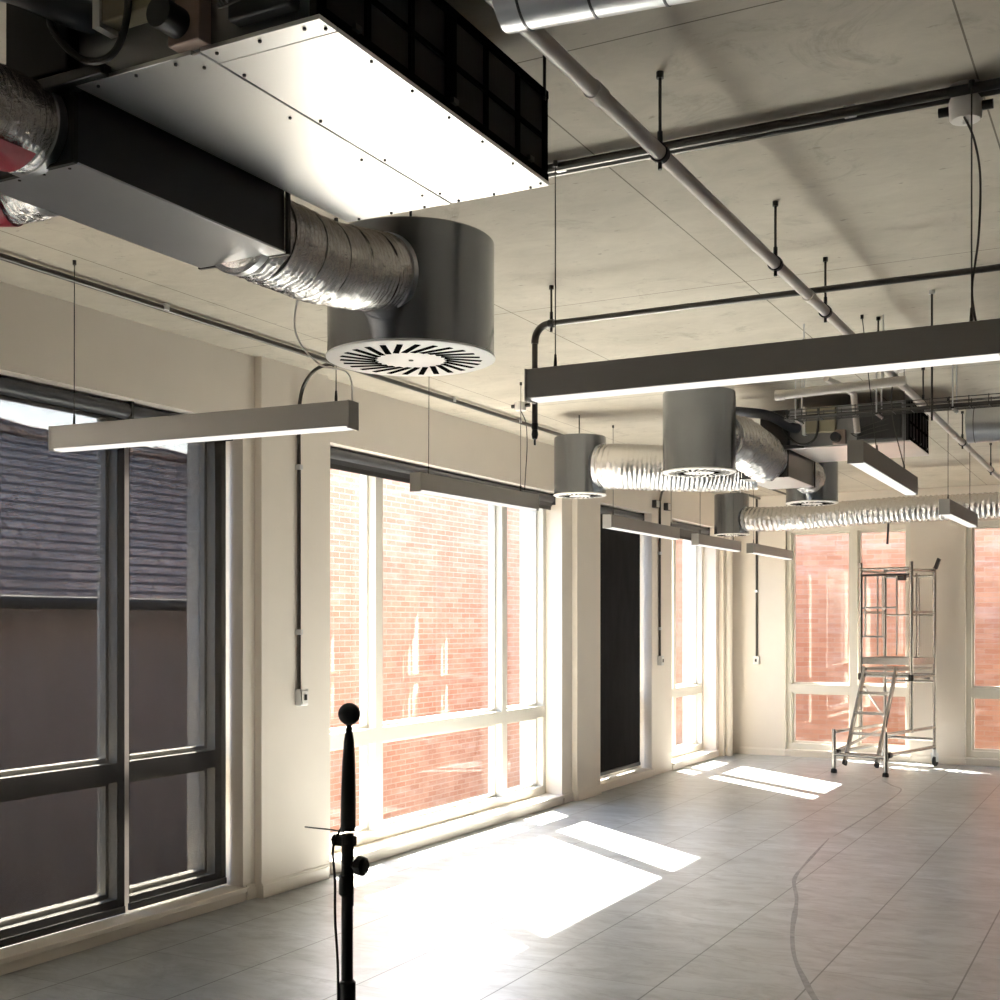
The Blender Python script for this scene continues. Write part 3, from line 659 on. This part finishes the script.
for k in range(3):
    a = .5+k*2*PI/3; e = Vector((mx+.30*math.cos(a), my+.30*math.sin(a), .012)); lg = build('leg', MB().tube([(mx+.02*math.cos(a), my+.02*math.sin(a), .15), e], .009, 12), M['black'], mic)
    build('rubber_foot', MB().tube([e-(e-Vector((mx, my, .15))).normalized()*.05, e], .012, 12), M['rubber'], lg)
build('signal_cable', MB().tube(spline([(mx-.010, my-.004, 1.19), (mx-.020, my-.008, 1.17), (mx-.029, my-.010, 1.14), (mx-.027, my-.006, 1.08), (mx-.022, my-.012, 1.0), (mx-.014, my-.014, .9), (mx-.013, my-.014, .7), (mx-.015, my-.014, .4), (mx-.02, my-.02, .16)], 8), .0028, 8), M['black'], mic)

# ------------------------------------------------------------------ podium tower with ladder
PF = Vector((-2.462, 13.297, 0)); u = Vector((.973,-.23,0)).normalized(); v = Vector((.23,.973,0)).normalized()
tw = thing('access_tower', PF-u*.3+v*.65, 'aluminium folding access tower with ladder and guard rails by the rear windows', 'scaffold tower')
def W(a, b, z): return PF+u*a+v*b+Vector((0,0,z))
def T_(name, p, q, r=.02, mat='alu', par=None): return build(name, MB().cyl(W(*p), W(*q), r, 12), M[mat], par or tw)
for a in (0, -.58):
    f = T_('stub_post', (a,0,.05), (a,0,.47), .024); T_('foot_stem', (a,0,.0), (a,0,.2), .014, 'dark', f)
    build('rubber_foot', MB().lathe([(0,0),(.034,0),(.034,.02),(.03,.04),(.014,.05)], W(a,0,0), 14), M['rubber'], f)
    T_('tower_post', (a,.66,.42), (a,.66,2.28), .022); c = T_('tower_post', (a,1.3,.12), (a,1.3,2.24), .020)
    build('castor_wheel', MB().cyl(W(a-.015,1.32,.055), W(a+.015,1.32,.055), .055, 20), M['rubber'], c)
    build('castor_fork', MB().bar(W(a-.022,1.31,.05), W(a-.022,1.30,.15), .008, .04).bar(W(a+.022,1.31,.05), W(a+.022,1.30,.15), .008, .04).cyl(W(a,1.3,.12), W(a,1.3,.19), .024, 12), M['galv'], c)
    for z in (.22, .44): T_('side_rail', (a,0,z), (a,1.3,z), .019)
    build('rail_clamp', MB().cyl(W(a,.05,.22), W(a,.11,.22), .033, 12), M['dark'], tw)
    for z in (1.02, 1.73, 2.19): T_('guard_rail', (a,.66,z), (a,1.3,z), .015)
    build('toe_board', MB().bar(W(a,.68,1.19), W(a,1.28,1.19), .018, .075), M['alu'], tw)
    build('post_coupler', MB().cyl(W(a,.66,.98), W(a,.66,1.05), .032, 12), M['dark'], tw)
T_('front_rail', (0,0,.20), (-.58,0,.20), .019); T_('back_rail', (0,1.3,.30), (-.58,1.3,.30), .019); T_('back_rail', (0,1.3,.95), (-.58,1.3,.95), .016)
for b in (.66, 1.3):
    build('toe_board', MB().bar(W(0,b,1.19), W(-.58,b,1.19), .018, .075), M['alu'], tw)
    for z in (2.14, 2.21): T_('guard_rail', (0,b,z), (-.58,b,z), .013, 'dark' if b < 1 and z < 2.2 else 'alu')
    T_('guard_rail', (0,b,1.03), (-.58,b,1.03), .017)
T_('guard_rail', (0,1.3,1.70), (-.58,1.3,1.70), .013)
build('platform_deck', MB().bar(W(-.29,.68,1.10), W(-.29,1.28,1.10), .54, .03), M['ply'], tw, .004)
g = MB()
for p, q in (((-.53,.67,1.46), (-.53,.67,2.14)), ((-.33,.67,1.46), (-.33,.67,2.14)), ((-.56,.67,1.46), (-.30,.67,1.46)), ((-.56,.67,1.78), (-.16,.67,1.78))): g.cyl(W(*p), W(*q), .011, 10)
build('swing_gate', g, M['alu'], tw)
for a in (-.18, -.44): T_('guard_post', (a,1.3,1.24), (a,1.3,2.16), .011)
T_('guard_post', (0,.80,1.24), (0,.80,2.16), .011); T_('guard_post', (-.58,1.1,1.24), (-.58,1.1,2.16), .011)
build('rail_clip', MB().bar(W(-.14,.65,2.10), W(-.06,.65,2.10), .05, .05), M['dark'], tw)
build('locking_lever', MB().bar(W(.02,1.28,2.22), W(.07,1.26,2.33), .02, .045), M['black'], tw)
build('locking_arm', MB().bar(W(-.02,.72,1.04), W(-.02,1.2,.99), .02, .025), M['dark'], tw)
ld = build('ladder', MB().bar(W(-.50,.10,.12), W(-.50,.60,1.12), .028, .06, v).bar(W(-.14,.10,.12), W(-.14,.60,1.12), .028, .06, v), M['alu'], tw, .004)
for i in range(5):
    t = .08+i*.215; build('rung', MB().bar(W(-.50,.10+.5*t,.12+t), W(-.14,.10+.5*t,.12+t), .06, .028), M['alu'], ld)
for a in (-.50, -.14): build('ladder_foot', MB().bar(W(a,.085,.085), W(a,.105,.13), .030, .062, v), M['rubber'], ld)
build('warning_strip', MB().bar(W(-.138,.30,.50), W(-.138,.38,.68), .031, .02, v), M['black'], ld)
T_('brace', (-.58,.0,.22), (-.58,1.25,.40), .016); T_('brace', (-.54,.66,.9), (-.58,1.3,.5), .014)

# floor marks (part of the floor)
build('scuff_mark', strip(SC, .034), M['scuff'], floor)
build('crack_line', strip([(-2.442, 13.0), (-2.278, 12.638), (-2.132, 12.291), (-2.102, 11.098), (-2.109, 9.919), (-2.12, 9.4)], .02), M['scuff'], floor)

# ------------------------------------------------------------------ outside
ob = thing('brick_building', (-9.05, 22, -3.5), 'red brick building seen through the tall sunlit window', 'building')
build('brick_wall', MB().box((-8.5, 10.9, -3.5), (-9.6, 34, 4.3)), M['brickx'], ob)
build('coping', MB().box((-8.45, 10.85, 4.3), (-9.65, 34, 4.42)), M['outer'], ob)
oh = thing('slate_roof_house', (-11, 4, -3.5), 'slate-roofed house seen through the dark see-through blinds', 'building')
build('house_wall', MB().box((-8.5, -6, -3.5), (-11.0, 10.7, 1.86)), M['housewall'], oh)
rf = MB(); rf.add([(-8.25,-6.2,1.84),(-8.25,10.75,1.84),(-9.7,10.75,3.46),(-9.7,-6.2,3.46),(-11.15,10.75,1.84),(-11.15,-6.2,1.84)], [(0,1,2,3),(3,2,4,5),(1,4,2),(0,3,5),(0,5,4,1)])
rfo = build('slate_roof', rf, M['slate'], oh)
for i in range(38):
    y = -6.2+i*.445; build('ridge_tile', MB().tube([(-9.7, y, 3.46+.02*(i % 3)), (-9.7, y+.46, 3.46)], .08, 8), M['slate'], rfo)
build('gutter', MB().cyl((-8.2, -6.2, 1.78), (-8.2, 10.7, 1.78), .055, 10), M['rubber'], oh)
orr = thing('brick_building', (-1, 20, -3.5), 'red brick building close behind the rear windows', 'building')
build('brick_wall', MB().box((-7.5, 18, -3.5), (8, 24, 4.55)), M['bricky'], orr)
build('coping', MB().box((-7.5, 17.95, 4.55), (8, 24, 4.65)), M['outer'], orr)
struct('outside_ground', MB().box((-40, -30, -3.8), (40, 50, -3.5)), M['ground'])  # paved ground outside, well below floor level

# ------------------------------------------------------------------ light
SUN = Vector((.781,-.625,-.93)).normalized()
sd = bpy.data.lights.new('sun', 'SUN'); sd.energy = 50; sd.angle = math.radians(.53); sd.color = (1,.91,.79)
so = bpy.data.objects.new('sun', sd); COL.objects.link(so); so.rotation_euler = SUN.to_track_quat('-Z', 'Y').to_euler(); so.location = (-12, 18, 14)
w = bpy.data.worlds.new('sky'); scene.world = w; w.use_nodes = True; nt = w.node_tree; nt.nodes.clear()
sky = nt.nodes.new('ShaderNodeTexSky'); sky.sky_type = 'NISHITA'; sky.sun_disc = False; sky.sun_elevation = math.radians(43.5); sky.sun_rotation = math.radians(-47.6); sky.dust_density = 2.0; sky.air_density = 1.0
bg = nt.nodes.new('ShaderNodeBackground'); bg.inputs[1].default_value = 1.0
wo = nt.nodes.new('ShaderNodeOutputWorld'); nt.links.new(sky.outputs[0], bg.inputs[0]); nt.links.new(bg.outputs[0], wo.inputs[0])
def portal(loc, direction, sx, sy):
    l = bpy.data.lights.new('window_portal', 'AREA'); l.shape = 'RECTANGLE'; l.size = sx; l.size_y = sy; l.cycles.is_portal = True
    o = bpy.data.objects.new('window_portal', l); COL.objects.link(o); o.location = loc; o.rotation_euler = Vector(direction).to_track_quat('-Z', 'Z').to_euler()
for a, b in LEFT_W: portal((XW-.36, (a+b)/2, 1.42), (1,0,0), b-a, 2.66)
for a, b in BACK_W: portal(((a+b)/2, YB+.26, 1.42), (0,-1,0), b-a, 2.66)
for a, b in RIGHT_W: portal((XR+.32, (a+b)/2, 1.42), (-1,0,0), b-a, 2.66)

# ------------------------------------------------------------------ camera
cd = bpy.data.cameras.new('camera'); cam = bpy.data.objects.new('camera', cd); COL.objects.link(cam)
cam.location = (0, 0, 1.6); cam.rotation_euler = (PI/2, 0, math.radians(27.8216))
cd.sensor_width = 36; cd.lens = 36*1.2355; cd.shift_y = .1239; cd.clip_start = .05; cd.clip_end = 300
scene.camera = cam
vs = scene.view_settings; vs.view_transform = 'Standard'; vs.look = 'None'; vs.gamma = 1; vs.use_curve_mapping = False; vs.exposure = 1.28
cy = scene.cycles; cy.use_denoising = True; cy.max_bounces = 12; cy.diffuse_bounces = 8; cy.glossy_bounces = 6; cy.transparent_max_bounces = 16
cy.caustics_reflective = True; cy.caustics_refractive = False; cy.sample_clamp_indirect = 12; cy.blur_glossy = .5
